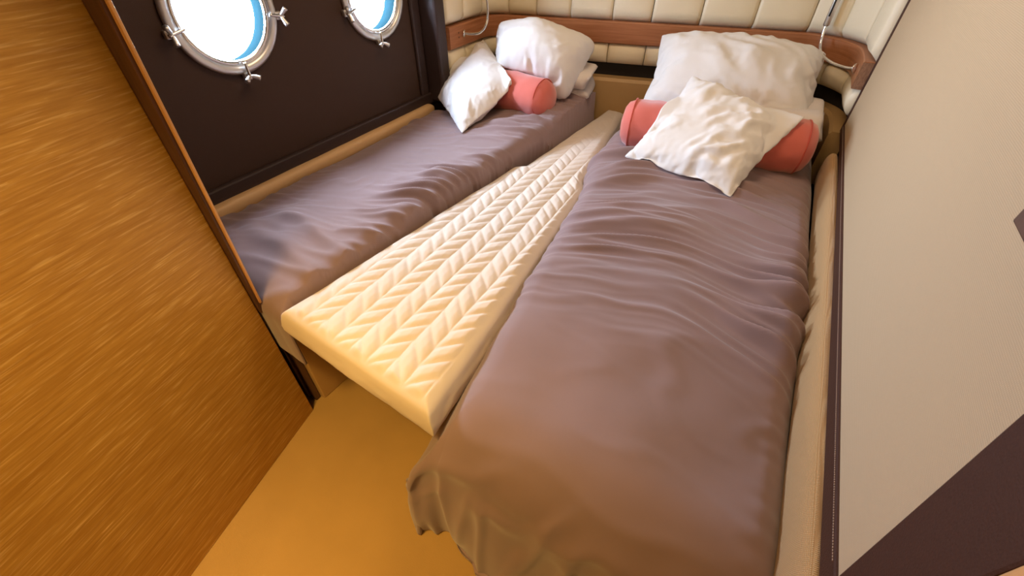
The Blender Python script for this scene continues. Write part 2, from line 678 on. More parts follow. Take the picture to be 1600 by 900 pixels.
head = empty('headboard', (-0.5, 2.03, -0.1))
tag(head, 'cream leather headboard of upright stitched channels with a brown wood strip around the bunk heads', 'headboard')
seams_xy = [(-1.20, 1.522), (-1.203, 1.64), (-1.199, 1.775), (-1.125, 1.858), (-1.005, 1.889), (-0.861, 1.925), (-0.692, 1.967), (-0.538, 2.005), (-0.359, 2.050),
            (-0.172, 2.097), (0.015, 2.141), (0.120, 2.106), (0.192, 2.012), (0.204, 1.802)]
sm = [s_at(*q) for q in seams_xy]
gap = 0.0015
for i in range(len(sm) - 1):
    a, b = sm[i] + gap, sm[i + 1] - gap
    channel_pad('padded_channel', a, b, 0.312, 0.80, head)
    channel_pad('padded_channel', a, b, 0.150, 0.232, head, round_bottom=True)
strip = hb_sweep('wood_strip', sm[0], sm[-1], [(-0.05, 0.232), (0.004, 0.232), (0.007, 0.236), (0.007, 0.308), (0.004, 0.312), (-0.05, 0.312)], M['cherry'], head, 120)
cap = mesh_obj('strip_end', [(*hb_point(sm[-1] + 0.0, 0.0065), 0.2345), (*hb_point(sm[-1], -0.05), 0.2345), (*hb_point(sm[-1], -0.05), 0.3095), (*hb_point(sm[-1], 0.0065), 0.3095),
                             (0.1975, 1.7965, 0.2345), (0.254, 1.7965, 0.2345), (0.254, 1.7965, 0.3095), (0.1975, 1.7965, 0.3095)],
               [(0, 1, 2, 3), (4, 7, 6, 5), (0, 4, 5, 1), (1, 5, 6, 2), (2, 6, 7, 3), (3, 7, 4, 0)], M['end_grain'], head, smooth=False)
fix_normals(cap)
hb_sweep('recess_board', sm[0], sm[-1], [(-0.0565, -0.10), (-0.051, -0.10), (-0.051, 0.85), (-0.0565, 0.85)], M['black'], head, 90)  # coloured black so the gap below the pads reads as shadow
hb_sweep('tan_ledge', sm[0], sm[-1], [(-0.050, -0.10), (0.0, -0.10), (0.004, -0.09), (0.004, 0.082), (-0.004, 0.094), (-0.050, 0.094)], M['tan'], head, 90)

# ------------------------------------------------------------------ reading lamps clipped to the strip
def reading_lamp(base, pts, head_a, head_b, label):
    root = empty('reading_lamp', base)
    tag(root, label, 'reading lamp', 'chrome reading lamps')
    d = np.array(pts[1]) - np.array(pts[0])
    lathe('mount_plate', [(0, 0.0), (0, 0.014), (0.003, 0.015), (0.007, 0.011), (0.009, 0.0)], base, d, M['chrome'], root, 24)
    tube('arm', pts, 0.0048, M['chrome'], root, 60, 12)
    a, b = np.array(head_a, float), np.array(head_b, float)
    ax = b - a
    ln = np.linalg.norm(ax)
    lathe('lamp_head', [(0, 0.0), (0, 0.008), (0.004, 0.0105), (ln - 0.004, 0.0105), (ln, 0.008), (ln, 0.0)], a, ax, M['brushed'], root, 20)
    t = ax / ln
    toward = np.array([-0.25, -0.85, 0.4])
    toward -= t * (toward @ t)
    toward /= np.linalg.norm(toward)
    tube('light_slot', [a + t * 0.03 + toward * 0.0085, a + t * ln * 0.5 + toward * 0.0085, a + t * (ln - 0.02) + toward * 0.0085], 0.0034, M['black'], root, 6, 8)
    return root


reading_lamp((-1.196, 1.619, 0.276), [(-1.196, 1.619, 0.276), (-1.170, 1.631, 0.274), (-1.135, 1.645, 0.279), (-1.113, 1.660, 0.303), (-1.108, 1.672, 0.348), (-1.112, 1.668, 0.44)],
             (-1.112, 1.668, 0.43), (-1.116, 1.666, 0.62), 'slim chrome reading lamp with bent arm on the left end of the headboard strip')
reading_lamp((0.196, 1.897, 0.270), [(0.196, 1.897, 0.270), (0.170, 1.925, 0.262), (0.125, 1.972, 0.262), (0.088, 2.040, 0.272), (0.072, 2.075, 0.298), (0.066, 2.09, 0.350), (0.066, 2.09, 0.375)],
             (0.066, 2.09, 0.348), (0.068, 2.095, 0.54), 'slim chrome reading lamp with curved arm on the right end of the headboard strip')
for zz in (0.268, 0.284):
    lathe('screw', [(0, 0.0), (0, 0.004), (0.0015, 0.003), (0.0018, 0.0)], (-1.1955, 1.585, zz), (1, 0, 0), M['dark_wood'], head, 12)

# ------------------------------------------------------------------ right wall panel
wp = empty('wall_panel', (0.245, 1.0, 0.128))
tag(wp, 'cream ribbed fabric wall panel with a dark brown stitched leather border beside the right bunk', 'wall panel')
PX = 0.226
slab_x('fabric_insert', [(1.775, 0.130), (0.275, 0.156), (0.300, 0.30), (0.345, 0.56), (0.40, 0.90), (1.775, 0.90)], PX + 0.003, PX + 0.02, M['wallcloth'], wp)
slab_x('lower_border', [(1.80, 0.100), (0.25, 0.118), (0.25, 0.158), (1.80, 0.130)], PX, PX + 0.032, M['brown'], wp, 0.004)
slab_x('far_border', [(1.775, 0.12), (1.80, 0.12), (1.80, 0.90), (1.775, 0.90)], PX, PX + 0.032, M['brown'], wp, 0.004)
slab_x('near_border', [(0.2815, 0.10), (0.2815, 0.162), (0.325, 0.415), (0.41, 0.90), (0.225, 0.90), (0.225, 0.10)], PX, PX + 0.032, M['brown'], wp, 0.003)
# stitches along the lower border, past 300 they stay one piece
Vs, Fs = [], []
for k in range(420):
    y = 0.30 + k * 0.0035
    z = 0.158 - (y - 0.25) * (0.028 / 1.55) - 0.006
    b = len(Vs)
    for dy, dz in ((0, -0.0006), (0.0022, -0.0006), (0.0022, 0.0006), (0, 0.0006)):
        Vs.append((PX - 0.0008, y + dy, z + dz))
    for dy, dz in ((0, -0.0006), (0.0022, -0.0006), (0.0022, 0.0006), (0, 0.0006)):
        Vs.append((PX + 0.0006, y + dy, z + dz))
    Fs += [(b, b + 3, b + 2, b + 1), (b, b + 1, b + 5, b + 4), (b + 1, b + 2, b + 6, b + 5), (b + 2, b + 3, b + 7, b + 6), (b + 3, b, b + 4, b + 7)]
st = mesh_obj('stitching', Vs, Fs, M['thread'], wp, smooth=False)
tag(st, kind='stuff')
dp = empty('door_post', (0.22, 0.15, -0.4))
tag(dp, 'light wooden door post at the lower right corner of the cabin beside the brown border', 'post')
slab_x('post_board', [(0.2265, 0.356), (0.232, 0.45), (0.262, 0.90), (0.10, 0.90), (0.10, -0.40), (0.2265, -0.40)], 0.2265, 0.262, M['oak_trim'], dp, 0.004)
# dark cabinet fixed on the panel, only its lower corner is seen
wc = empty('wall_cabinet', (0.2, 0.40, 0.46))
tag(wc, 'dark brown glossy wall cabinet corner fixed on the cream wall panel at the right edge', 'cabinet')
box('cabinet_body', (0.2135, 0.20, 0.482), (0.2285, 0.470, 0.86), M['dark_wood'], wc, 0.002)
box('cabinet_door', (0.205, 0.20, 0.482), (0.2133, 0.473, 0.86), M['dark_wood'], wc, 0.002)

# ------------------------------------------------------------------ wardrobe at the left with its oak side panel
A = np.array([-0.831, 0.283])
B = np.array([-0.602, -0.660])
wd = empty('wardrobe', (-1.0, -0.2, -0.40))
tag(wd, 'tall oak wardrobe side with brushed horizontal grain at the left, reaching down to the carpet', 'wardrobe')
dirv = (B - A) / np.linalg.norm(A - B)
nrm = np.array([-dirv[1], dirv[0]])
if nrm[0] > 0:
    nrm = -nrm
P0, P1, P2, P3 = A, B, B + nrm * 0.022, A + nrm * 0.022
# tall panel, its top leaning a little with the hull
lean = np.array([0.010, 0.004])
V = []
for z, k in ((-0.40, 0.0), (1.34, 1.0)):
    for p in (P0, P1, P2, P3):
        q = p + lean * k
        V.append((q[0], q[1], z))
pan = mesh_obj('side_panel', V, [(0, 1, 2, 3), (4, 7, 6, 5), (0, 4, 5, 1), (1, 5, 6, 2), (2, 6, 7, 3), (3, 7, 4, 0)], M['oak'], wd, smooth=False)
fix_normals(pan)
bevel(pan, 0.002)
prism('carcass', [(-1.27, 0.285), (-0.93, 0.278), (P2[0] - 0.03, P2[1]), (-1.27, P2[1])], -0.40, 1.34, M['dark_wood'], wd)


def leaning_post(name, xb0, xb1, xt0, xt1, y0, y1, z0, z1, mat, parent, bev):
    V = [(xb0, y0, z0), (xb1, y0, z0), (xb1, y1, z0), (xb0, y1, z0), (xt0, y0, z1), (xt1, y0, z1), (xt1, y1, z1), (xt0, y1, z1)]
    o = mesh_obj(name, V, [(0, 3, 2, 1), (4, 5, 6, 7), (0, 1, 5, 4), (1, 2, 6, 5), (2, 3, 7, 6), (3, 0, 4, 7)], mat, parent, smooth=False)
    return bevel(o, bev)


leaning_post('edge_lipping', -0.818, -0.8115, -0.744, -0.733, 0.290, 0.2945, 0.030, 1.0, M['oak_trim'], wd, 0.0008)
leaning_post('shadow_groove', -0.90, -0.819, -0.90, -0.745, 0.2845, 0.2945, 0.00, 1.0, M['dark_wood'], wd, 0.001)

# ------------------------------------------------------------------ bunk bases and mattresses
def bunk(name, label, x0, x1, y0, y1, tan_y):
    r = empty(name, ((x0 + x1) / 2, (y0 + y1) / 2, -0.40))
    tag(r, label, 'bed')
    return r


lb = bunk('single_bunk', 'left single bunk along the dark hull wall below the portholes', -1.27, -0.78, 0.33, 1.80, 0.3)
prism('bunk_base', [(-1.262, 0.325), (-0.832, 0.325), (-0.78, 1.90), (-1.12, 1.80), (-1.19, 1.73), (-1.262, 1.46)], -0.40, -0.115, M['tan'], lb, 0.004)
prism('mattress', [(-1.245, 0.328), (-0.828, 0.328), (-0.74, 1.90), (-1.12, 1.80), (-1.185, 1.73), (-1.195, 1.46), (-1.245, 1.44)], -0.150, 0.0, M['tan'], lb, 0.012)
box('front_post', (-0.905, 0.304, -0.40), (-0.872, 0.324, -0.17), M['dark_wood'], lb, 0.003)
box('front_post', (-0.862, 0.308, -0.40), (-0.846, 0.324, -0.17), M['dark_wood'], lb, 0.003)
rb = bunk('single_bunk.001', 'right single bunk along the cream fabric wall panel', -0.36, 0.19, 0.30, 2.0, 0.3)
prism('bunk_base', [(-0.34, 0.33), (0.19, 0.33), (0.19, 2.02), (0.04, 2.10), (-0.46, 1.98)], -0.40, -0.13, M['tan'], rb, 0.012)
prism('mattress', [(-0.30, 0.32), (0.175, 0.32), (0.18, 2.02), (0.04, 2.10), (-0.44, 1.98), (-0.36, 1.0)], -0.129, 0.0, M['tan'], rb, 0.02)
brd = prism('infill_board', [(-0.765, 0.52), (-0.40, 0.52), (-0.52, 1.94), (-0.72, 1.90)], -0.155, -0.132, M['dark_wood'], None, 0.003)
tag(brd, 'dark wooden infill board bridging the gap under the quilted wedge cushion', 'board')


# side rails (padded bolsters between mattress and wall)
def rail(name, label, pts, rx, rz, mat, seed):
    P = smooth_path(pts, 90)
    seg = 28
    V, F = [], []
    for i, p in enumerate(P):
        e = min(i, len(P) - 1 - i)
        k = math.sqrt(max(0.0, 1 - (1 - min(1, (e + 0.3) / 3.0)) ** 2))
        for j in range(seg):
            t = 2 * math.pi * j / seg
            c, s = math.cos(t), math.sin(t)
            cx = math.copysign(abs(c) ** 0.75, c)
            cz = math.copysign(abs(s) ** 0.75, s)
            w_ = 1 + 0.03 * float(pn(p[1] * 9, t * 1.5, seed))
            V.append((p[0] + rx * cx * k * w_, p[1], p[2] + rz * cz * k * w_))
    n = len(P)
    for i in range(n - 1):
        for j in range(seg):
            j2 = (j + 1) % seg
            F.append((i * seg + j, i * seg + j2, (i + 1) * seg + j2, (i + 1) * seg + j))
    F.append(tuple(range(seg))[::-1])
    F.append(tuple((n - 1) * seg + j for j in range(seg)))
    o = mesh_obj(name, V, F, mat)
    fix_normals(o)
    return tag(o, label, 'rail')


rail('side_rail_pad', 'long tan padded rail along the left bunk under the dark hull wall', [(-1.254, 0.345, 0.018), (-1.254, 0.9, 0.018), (-1.254, 1.44, 0.020)], 0.022, 0.024, M['rail_leather'], 3)
rail('side_rail_pad.001', 'long knitted beige padded rail between the right duvet and the wall panel', [(0.229, 0.16, 0.060), (0.228, 0.7, 0.056), (0.224, 1.2, 0.050), (0.216, 1.62, 0.048)], 0.0175, 0.055, M['rail'], 4)


# ------------------------------------------------------------------ duvets
def edge_fun(tab):
    t = np.array(tab)
    return lambda y: np.interp(y, t[:, 0], t[:, 1])


def duvet(name, label, yhead, yfoot, left_fn, right_fn, top_fn, left_drop, right_drop, foot_drop, wr_fn, r=0.05, nu=150, nv=330, flare=0.0, rf=0.05, cap=None):
    """cloth laid over a mattress. a runs across, b runs from head to foot; both go on over the edges"""
    a = np.linspace(0, 1, nu)
    # lengths across in units: left drop, top, right drop
    sa = np.linspace(-left_drop, 0.55 + right_drop, nu)         # nominal top width 0.55
    sb = np.linspace(0, (yhead - yfoot) + foot_drop, nv)
    SA, SB = np.meshgrid(sa, sb, indexing='ij')
    W0 = 0.55
    Ltop = yhead - yfoot

    def roll(d, r=r):
        """d > 0 : distance past the start of a rounded edge of radius r. returns (advance, drop)"""
        q = math.pi / 2 * r
        d = np.maximum(d, 0)
        th = np.clip(d / r, 0, math.pi / 2)
        adv = r * np.sin(th)
        drop = r * (1 - np.cos(th)) + np.maximum(d - q, 0)
        return adv, drop
    # foot
    db = SB - (Ltop - rf)
    advb, dropb = roll(db, rf)
    Y = yhead - np.where(db > 0, (Ltop - rf) + advb, SB)
    xl, xr = left_fn(Y), right_fn(Y)
    wid = xr - xl
    # across: scaled to the local width on the top
    dl = -(SA - r)
    dr = SA - (W0 - r)
    advl, dropl = roll(dl)
    advr, dropr = roll(dr)
    inner = (wid - 2 * r) / (W0 - 2 * r)
    X = xl + r + (SA - r) * inner
    X = np.where(dl > 0, xl + r - advl, X)
    X = np.where(dr > 0, xr - r + advr, X)
    drop_a = dropl + dropr
    Z = top_fn(X, Y, SA, SB) - np.maximum(drop_a, dropb) - 0.35 * np.minimum(drop_a, dropb)
    # spare cloth at the foot corner flares out
    fl = sstep(0.015, 0.16, dropl) * (0.95 * (1 - sstep(0.42, 0.75, Y)) + 0.25 * sstep(0.1, 0.40, dropb))
    X = X - flare * fl
    Y = Y - 0.35 * flare * fl - 0.02 * sstep(0.05, 0.4, dropb) * (flare > 0)
    P = np.stack([X, Y, Z], -1)
    Nn = grid_normals(P)
    Nn = np.where(Nn[..., 2:3].mean() < 0, -Nn, Nn)
    hgt = wr_fn(X, Y, SA, SB, dropl, dropb)
    for _ in range(2):                     # soften crests thinner than the weave of the grid
        pad = np.pad(hgt, 1, mode='edge')
        hgt = (pad[:-2, 1:-1] + pad[2:, 1:-1] + pad[1:-1, :-2] + pad[1:-1, 2:] + 2 * pad[1:-1, 1:-1]) / 6
    P = P + Nn * hgt[..., None]
    P[..., 2] = np.maximum(P[..., 2], -0.393)
    if cap is not None:
        P[..., 2] = np.minimum(P[..., 2], cap(P[..., 0], P[..., 1]))
    faces = grid_faces(nu, nv)
    if cap is not None:                    # no spare cloth at the corner under the cushion
        cut = ((dropb > 0.012) & (SA > W0 + 0.002)).ravel()
        faces = faces[~cut[faces].any(1)]
    o = mesh_obj(name, P.reshape(-1, 3), faces, M['duvet_r'])
    bm = bmesh.new()
    bm.from_mesh(o.data)
    bmesh.ops.delete(bm, geom=[q for q in bm.verts if not q.link_faces], context='VERTS')
    bm.to_mesh(o.data)
    bm.free()
    fix_normals(o)
    so = o.modifiers.new('thick', 'SOLIDIFY')
    so.thickness = 0.006
    so.offset = -1
    tag(o, label, 'duvet')
    return o, P


lR = edge_fun([(0.20, -0.295), (0.28, -0.297), (0.456, -0.325), (0.695, -0.36), (1.07, -0.408), (1.16, -0.425), (1.24, -0.455), (1.33, -0.47), (1.6, -0.50), (2.0, -0.49)])
rR = edge_fun([(0.2, 0.227), (0.7, 0.219), (1.2, 0.211), (1.5, 0.203), (1.7, 0.195), (2.0, 0.178)])


def topR(X, Y, SA, SB):
    t = (SA / 0.55)
    z = 0.040 + 0.020 * np.sin(np.clip(t, 0, 1) * math.pi) ** 0.8
    z += 0.006 * pn(X * 5, Y * 4, 3)
    z -= 0.02 * sstep(1.25, 1.9, Y)
    return z


def wrR(X, Y, SA, SB, dl, db):
    # gathered folds running across the bunk, drifting towards the foot on the right
    q = Y + 0.55 * (X + 0.06) ** 2 + 0.040 * pn(X * 3, Y * 3, 21) + 0.007 * pn(X * 9, Y * 7, 22)
    long_ = X + 0.3 * Y
    f1 = ridge(long_ * 1.5, q * 13, 1, 2.0)
    f2 = ridge(long_ * 2.4, q * 24, 2, 1.8)
    f3 = ridge(long_ * 4, q * 44, 3, 1.5)
    zone = sstep(0.50, 0.85, Y) * (1 - sstep(1.30, 1.50, Y))
    patch = np.clip(0.55 + 0.9 * pn(X * 3.5, Y * 2.4, 9), 0.1, 1.3)
    edge = np.exp(-((X + 0.36) / 0.12) ** 2) * 0.8 + np.exp(-((X - 0.16) / 0.07) ** 2) * 0.5 + 0.75
    h = zone * patch * edge * (0.030 * f1 + 0.017 * f2 + 0.006 * f3)
    # quiet zone at the foot: sparse soft dents
    soft = (1 - zone)
    h += soft * (0.0055 * pn(X * 7, Y * 8, 5) + 0.0045 * ridge(X * 5 + 2 * Y, Y * 12, 6, 3) * (0.3 + np.clip(pn(X * 4, Y * 4, 8), 0, 1)))
    # small puckers along the right tuck line
    h += 0.006 * np.exp(-((X - 0.195) / 0.03) ** 2) * pn(X * 6, Y * 38, 12)
    h *= (1 - sstep(0.49, 0.56, SA)) * (0.35 + 0.65 * sstep(-0.05, 0.04, SA))
    # hanging folds over the foot: run down the drop
    hang = sstep(0.05, 0.22, db)
    h += hang * (0.022 * pn(SA * 8 + 0.5 * pn(SA * 4, db * 3, 31), db * 1.2, 14) + 0.012 * ridge(SA * 11 + 0.8 * db, db * 1.5 + 3, 15, 3))
    h += 0.010 * np.exp(-((db - 0.13) / 0.06) ** 2) * ridge(SA * 7, db * 7 + SA * 3, 16, 2)
    # left side fall
    side = sstep(0.02, 0.1, dl) * (1 - hang)
    h += side * 0.006 * pn(Y * 9, dl * 5, 18)
    return h


dR, PR = duvet('duvet', 'mauve brown cotton duvet creased across the right bunk, hanging to the carpet', 1.98, 0.235, lR, rR, topR, 0.36, 0.05, 0.58, wrR, 0.05, 300, 620, flare=0.058, rf=0.12)

lL = edge_fun([(0.3, -1.238), (1.38, -1.238), (1.46, -1.185), (1.7, -1.175), (1.8, -1.12), (2.0, -1.0)])
rL = edge_fun([(0.25, -0.735), (0.40, -0.728), (0.55, -0.735), (0.75, -0.738), (1.03, -0.727), (1.35, -0.690), (1.75, -0.622), (2.0, -0.60)])


def topL(X, Y, SA, SB):
    t = np.clip(SA / 0.55, 0, 1)
    z = 0.022 + 0.036 * np.sin(np.clip(t, 0, 1) ** 1.4 * math.pi * 0.62) + 0.004 * pn(X * 5, Y * 5, 41)
    z += 0.012 * sstep(1.1, 1.6, Y) * t
    return z


def wrL(X, Y, SA, SB, dl, db):
    q = Y - 0.35 * X + 0.05 * pn(X * 4, Y * 3, 51)
    f1 = ridge(X * 3, q * 13, 52, 2.2)
    f2 = ridge(X * 6, q * 27, 53, 2.0)
    near_edge = np.exp(-((X + 0.77) / 0.10) ** 2)
    rail_edge = np.exp(-((X + 1.20) / 0.07) ** 2)
    patch = np.clip(0.4 + 0.9 * pn(X * 4, Y * 3, 54), 0.05, 1.2)
    h = (0.50 + near_edge + 0.6 * rail_edge) * patch * (0.014 * f1 + 0.008 * f2)
    h += 0.006 * ridge(X * 9 + 3 * Y, Y * 9 - 5 * X, 57, 3) * np.clip(pn(X * 5, Y * 5, 58), 0, 1)
    # bunched cloth at the foot
    foot = (1 - sstep(0.50, 0.72, Y))
    c = (Y - 0.42) + 0.18 * (X + 0.85) + 0.035 * pn(X * 4, Y * 3, 55)
    h *= 0.15 + 0.85 * sstep(-0.01, 0.07, SA)
    h += foot * (0.016 * np.exp(-(c / 0.022) ** 2) + 0.015 * np.exp(-((c - 0.085) / 0.02) ** 2)) * sstep(-1.15, -0.98, X)
    h += foot * 0.008 * ridge(X * 3 + Y * 2, Y * 12 - X * 3, 56, 2)
    return h


WL = edge_fun([(0.2, -0.745), (0.28, -0.742), (1.170, -0.702), (1.176, -0.700), (1.205, -0.672), (2.0, -0.655)])
wedge_top = lambda y: 0.056 - 0.048 * (y - 0.25)


def under_wedge(X, Y):
    # cloth that runs beneath the cushion stays below its underside
    inside = sstep(-0.012, 0.004, X - WL(Y)) * sstep(0.22, 0.27, Y)
    return np.where(inside > 0, (1 - inside) * (wedge_top(Y) + 0.02) + inside * (wedge_top(Y) - 0.088), 9.0)


dL, PL_ = duvet('duvet.001', 'lavender grey cotton duvet lying flat on the left bunk beside the portholes', 1.83, 0.296, lL, rL, topL, 0.03, 0.13, 0.16, wrL, 0.045, 190, 420, rf=0.06, cap=under_wedge)


def top_of(P):
    """height of a duvet's grid under (x, y): nearest top sample"""
    Q = P.reshape(-1, 3)
    cell = 0.02
    tab = {}
    for x, y, z in Q:
        k = (int(math.floor(x / cell)), int(math.floor(y / cell)))
        if z > tab.get(k, -9):
            tab[k] = z
    return lambda x, y: tab.get((int(math.floor(x / cell)), int(math.floor(y / cell))), -0.05)


hR, hL = top_of(PR), top_of(PL_)

# ------------------------------------------------------------------ quilted wedge cushion
def wedge_cushion():
    z_top = lambda y: 0.056 - 0.048 * (y - 0.25)
    th = 0.080
    yf, ym, yb = 0.255, 1.175, 1.968
    lt = edge_fun([(0.2, -0.745), (0.28, -0.742), (1.170, -0.702), (1.176, -0.700), (1.205, -0.672), (2.0, -0.655)])
    rt = edge_fun([(0.2, -0.310), (0.24, -0.312), (1.12, -0.414), (1.17, -0.425), (1.22, -0.450), (2.0, -0.575)])
    nu, nv = 210, 520
    u = np.linspace(0, 1, nu)
    v = np.linspace(0, 1, nv)
    U, W = np.meshgrid(u, v, indexing='ij')
    Yb = yf + (yb - yf) * W
    skew = 0.030 * (1 - W) ** 2 * (1 - U)           # left front corner sits a little further back
    Y = Yb + skew
    xl, xr = lt(Y), rt(Y)
    X = xl + (xr - xl) * U
    wid = xr - xl
    # distance to the border, for the rounded edge
    d = np.minimum(np.minimum((X - xl), (xr - X)), np.minimum((Y - yf - skew) * 1.0, (yb - Yb)))
    rr = 0.028
    edge = np.sqrt(np.clip(1 - (1 - np.clip(d / rr, 0, 1)) ** 2, 0, 1))
    # leaf quilting: columns along the length, leaves leaning towards the middle stem of each pair
    cx = X + 0.530 + 0.10 * (Y - 0.25) * 0.55
    colw = 0.047
    leaf_p = 0.050
    ci = np.floor(cx / colw)
    fx = cx / colw - ci
    lean = np.where(ci % 2 == 0, 1.0, -1.0)
    ph = Y / leaf_p + lean * (fx - 0.5) * 0.95
    fy = ph - np.floor(ph)
    seam_x = np.minimum(fx, 1 - fx) * colw
    seam_y = np.minimum(fy, 1 - fy) * leaf_p
    puff = np.sqrt(np.clip(seam_x / 0.016, 0, 1)) * np.sqrt(np.clip(seam_y / 0.016, 0, 1))
    far = 1 - 0.75 * sstep(1.15, 1.55, Y)
    flat = sstep(0.02, 0.05, X - xl) * sstep(0.012, 0.03, xr - X) * sstep(0.012, 0.03, Y - yf - skew)
    q = (0.0075 * puff * far) * flat + 0.0035 * pn(X * 9, Y * 9, 61)
    Z = z_top(Y) - rr * (1 - edge) + q * edge - 0.006
    n = nu * nv
    top = np.stack([X, Y, Z], -1).reshape(-1, 3)
    # border ring then down the sides
    ring = [i * nv for i in range(nu)] + [(nu - 1) * nv + j for j in range(1, nv)] + [i * nv + nv - 1 for i in range(nu - 2, -1, -1)] + [j for j in range(nv - 2, 0, -1)]
    V = [top]
    F = [tuple(f) for f in grid_faces(nu, nv)]
    base = top[ring]
    cen = np.array([-0.56, 1.0, 0])
    zt = base[:, 2].copy()
    zb = z_top(base[:, 1]) - th
    prev = list(ring)
    cnt = n
    steps = 7
    ctr = np.stack([np.interp(base[:, 1], [0.25, 1.99], [-0.53, -0.61]), np.clip(base[:, 1], yf + 0.1, yb - 0.1)], 1)
    dirn = base[:, :2] - ctr
    dirn /= np.linalg.norm(dirn, axis=1)[:, None]
    for k in range(1, steps + 1):
        t = k / steps
        bulge = 0.006 * math.sin(math.pi * t) - (0.012 if k == steps else 0)
        w_ = 0.002 * pn(base[:, 0] * 25, base[:, 1] * 25, 62 + k)
        layer = np.stack([base[:, 0] + dirn[:, 0] * (bulge + w_), base[:, 1] + dirn[:, 1] * (bulge + w_), zt + (zb - zt) * t], 1)
        V.append(layer)
        cur = list(range(cnt, cnt + len(ring)))
        for i in range(len(ring)):
            j = (i + 1) % len(ring)
            F.append((prev[i], prev[j], cur[j], cur[i]))
        prev = cur
        cnt += len(ring)
    F.append(tuple(prev))
    o = mesh_obj('wedge_cushion', np.vstack(V), F, M['quilt'])
    fix_normals(o)
    return tag(o, 'long cream quilted wedge cushion with a leaf pattern lying between the two bunks', 'cushion')


wedge_cushion()


# ------------------------------------------------------------------ bolsters
def bolster(name, label, a, b, r, seed):
    a, b = np.array(a, float), np.array(b, float)
    ax = b - a
    ln = np.linalg.norm(ax)
    root = empty(name, tuple((a + b) / 2 - np.array([0, 0, r])))
    tag(root, label, 'bolster', 'coral bolsters')
    c = 0.035
    prof = [(0.0, 0.0), (0.001, r * 0.30), (0.006, r * 0.62), (0.016, r * 0.84), (c, r * 0.965)]
    for t in np.linspace(0, 1, 40):
        prof.append((c + 0.006 + (ln - 2 * c - 0.012) * t, r * (1.0 + 0.03 * math.sin(math.pi * t))))
    prof += [(ln - c, r * 0.965), (ln - 0.016, r * 0.84), (ln - 0.006, r * 0.62), (ln - 0.001, r * 0.30), (ln, 0.0)]

    def warp(s, t, rr):
        k = min(1, min(s, ln - s) / 0.05)
        return (0.0045 * float(pn(s * 11, math.cos(t) * 1.7 + 3, seed)) + 0.003 * float(pn(s * 26, math.sin(t) * 2.4, seed + 1)) * k) if rr > 0 else 0
    lathe('body', prof, a, ax, M['coral'], root, 56, warp=warp)
    t = ax / ln
    for s in (c + 0.002, ln - c - 0.002):
        ring = []
        for k in range(8):
            q = 2 * math.pi * k / 8
            ring.append((0.0026 * math.sin(q), r * 0.990 + 0.0026 * math.cos(q)))
        lathe('piping', ring, a + t * s, ax, M['coral_dark'], root, 56, close=True)
    return a, b, r


BOLR = bolster('bolster', 'coral pink bolster on the right bunk behind the crumpled white cushion', (-0.430, 1.468, 0.112), (0.155, 1.555, 0.114), 0.080, 71)
BOLL = bolster('bolster.001', 'coral red bolster on the left bunk behind the small white cushion', (-1.190, 1.590, 0.100), (-0.738, 1.535, 0.108), 0.074, 75)


# ------------------------------------------------------------------ pillows: blown up by the cloth solver, then laid in place
def inflate(w, h, nx, ny, press, frames, seed, bend=0.15, shrink=0.0):
    idx, vs, fs = {}, [], []

    def vid(i, j, s):
        b = i in (0, nx) or j in (0, ny)
        k = (i, j, 0 if b else s)
        if k not in idx:
            idx[k] = len(vs)
            vs.append(((i / nx - .5) * w, (j / ny - .5) * h, 0 if b else 0.006 * s))
        return idx[k]
    for s in (1, -1):
        for i in range(nx):
            for j in range(ny):
                q = [vid(i, j, s), vid(i + 1, j, s), vid(i + 1, j + 1, s), vid(i, j + 1, s)]
                fs.append(q if s > 0 else q[::-1])
    rng = np.random.default_rng(seed)
    V = np.array(vs)
    V += rng.normal(0, .0010, V.shape)
    # uneven filling: slow waves start the wrinkles
    V[:, 2] += 0.004 * np.sign(V[:, 2]) * pn(V[:, 0] * 14, V[:, 1] * 14, seed)
    me = bpy.data.meshes.new('filling')
    me.from_pydata(V.tolist(), [], fs)
    me.update()
    ob = bpy.data.objects.new('filling', me)
    COL.objects.link(ob)
    md = ob.modifiers.new('c', 'CLOTH')
    s = md.settings
    s.quality = 6
    s.mass = .2
    s.use_pressure = True
    s.uniform_pressure_force = press
    s.air_damping = 4
    s.tension_stiffness = 20
    s.compression_stiffness = 20
    s.shear_stiffness = 8
    s.bending_stiffness = bend
    s.shrink_min = shrink
    s.effector_weights.gravity = 0
    md.point_cache.frame_start = 1
    md.point_cache.frame_end = frames
    for f in range(1, frames + 1):
        SC.frame_set(f)
    ev = ob.evaluated_get(bpy.context.evaluated_depsgraph_get())
    tm = ev.to_mesh()
    co = np.array([q.co[:] for q in tm.vertices])
    ev.to_mesh_clear()
    bpy.data.objects.remove(ob)
    bpy.data.meshes.remove(me)
    SC.frame_set(1)
    cid = [idx[(0, 0, 0)], idx[(nx, 0, 0)], idx[(nx, ny, 0)], idx[(0, ny, 0)]]
    ij = np.zeros((len(co), 2))
    for (i, j, _s), n_ in idx.items():
        ij[n_] = (i, j)
    return co, fs, cid, ij, (nx, ny)


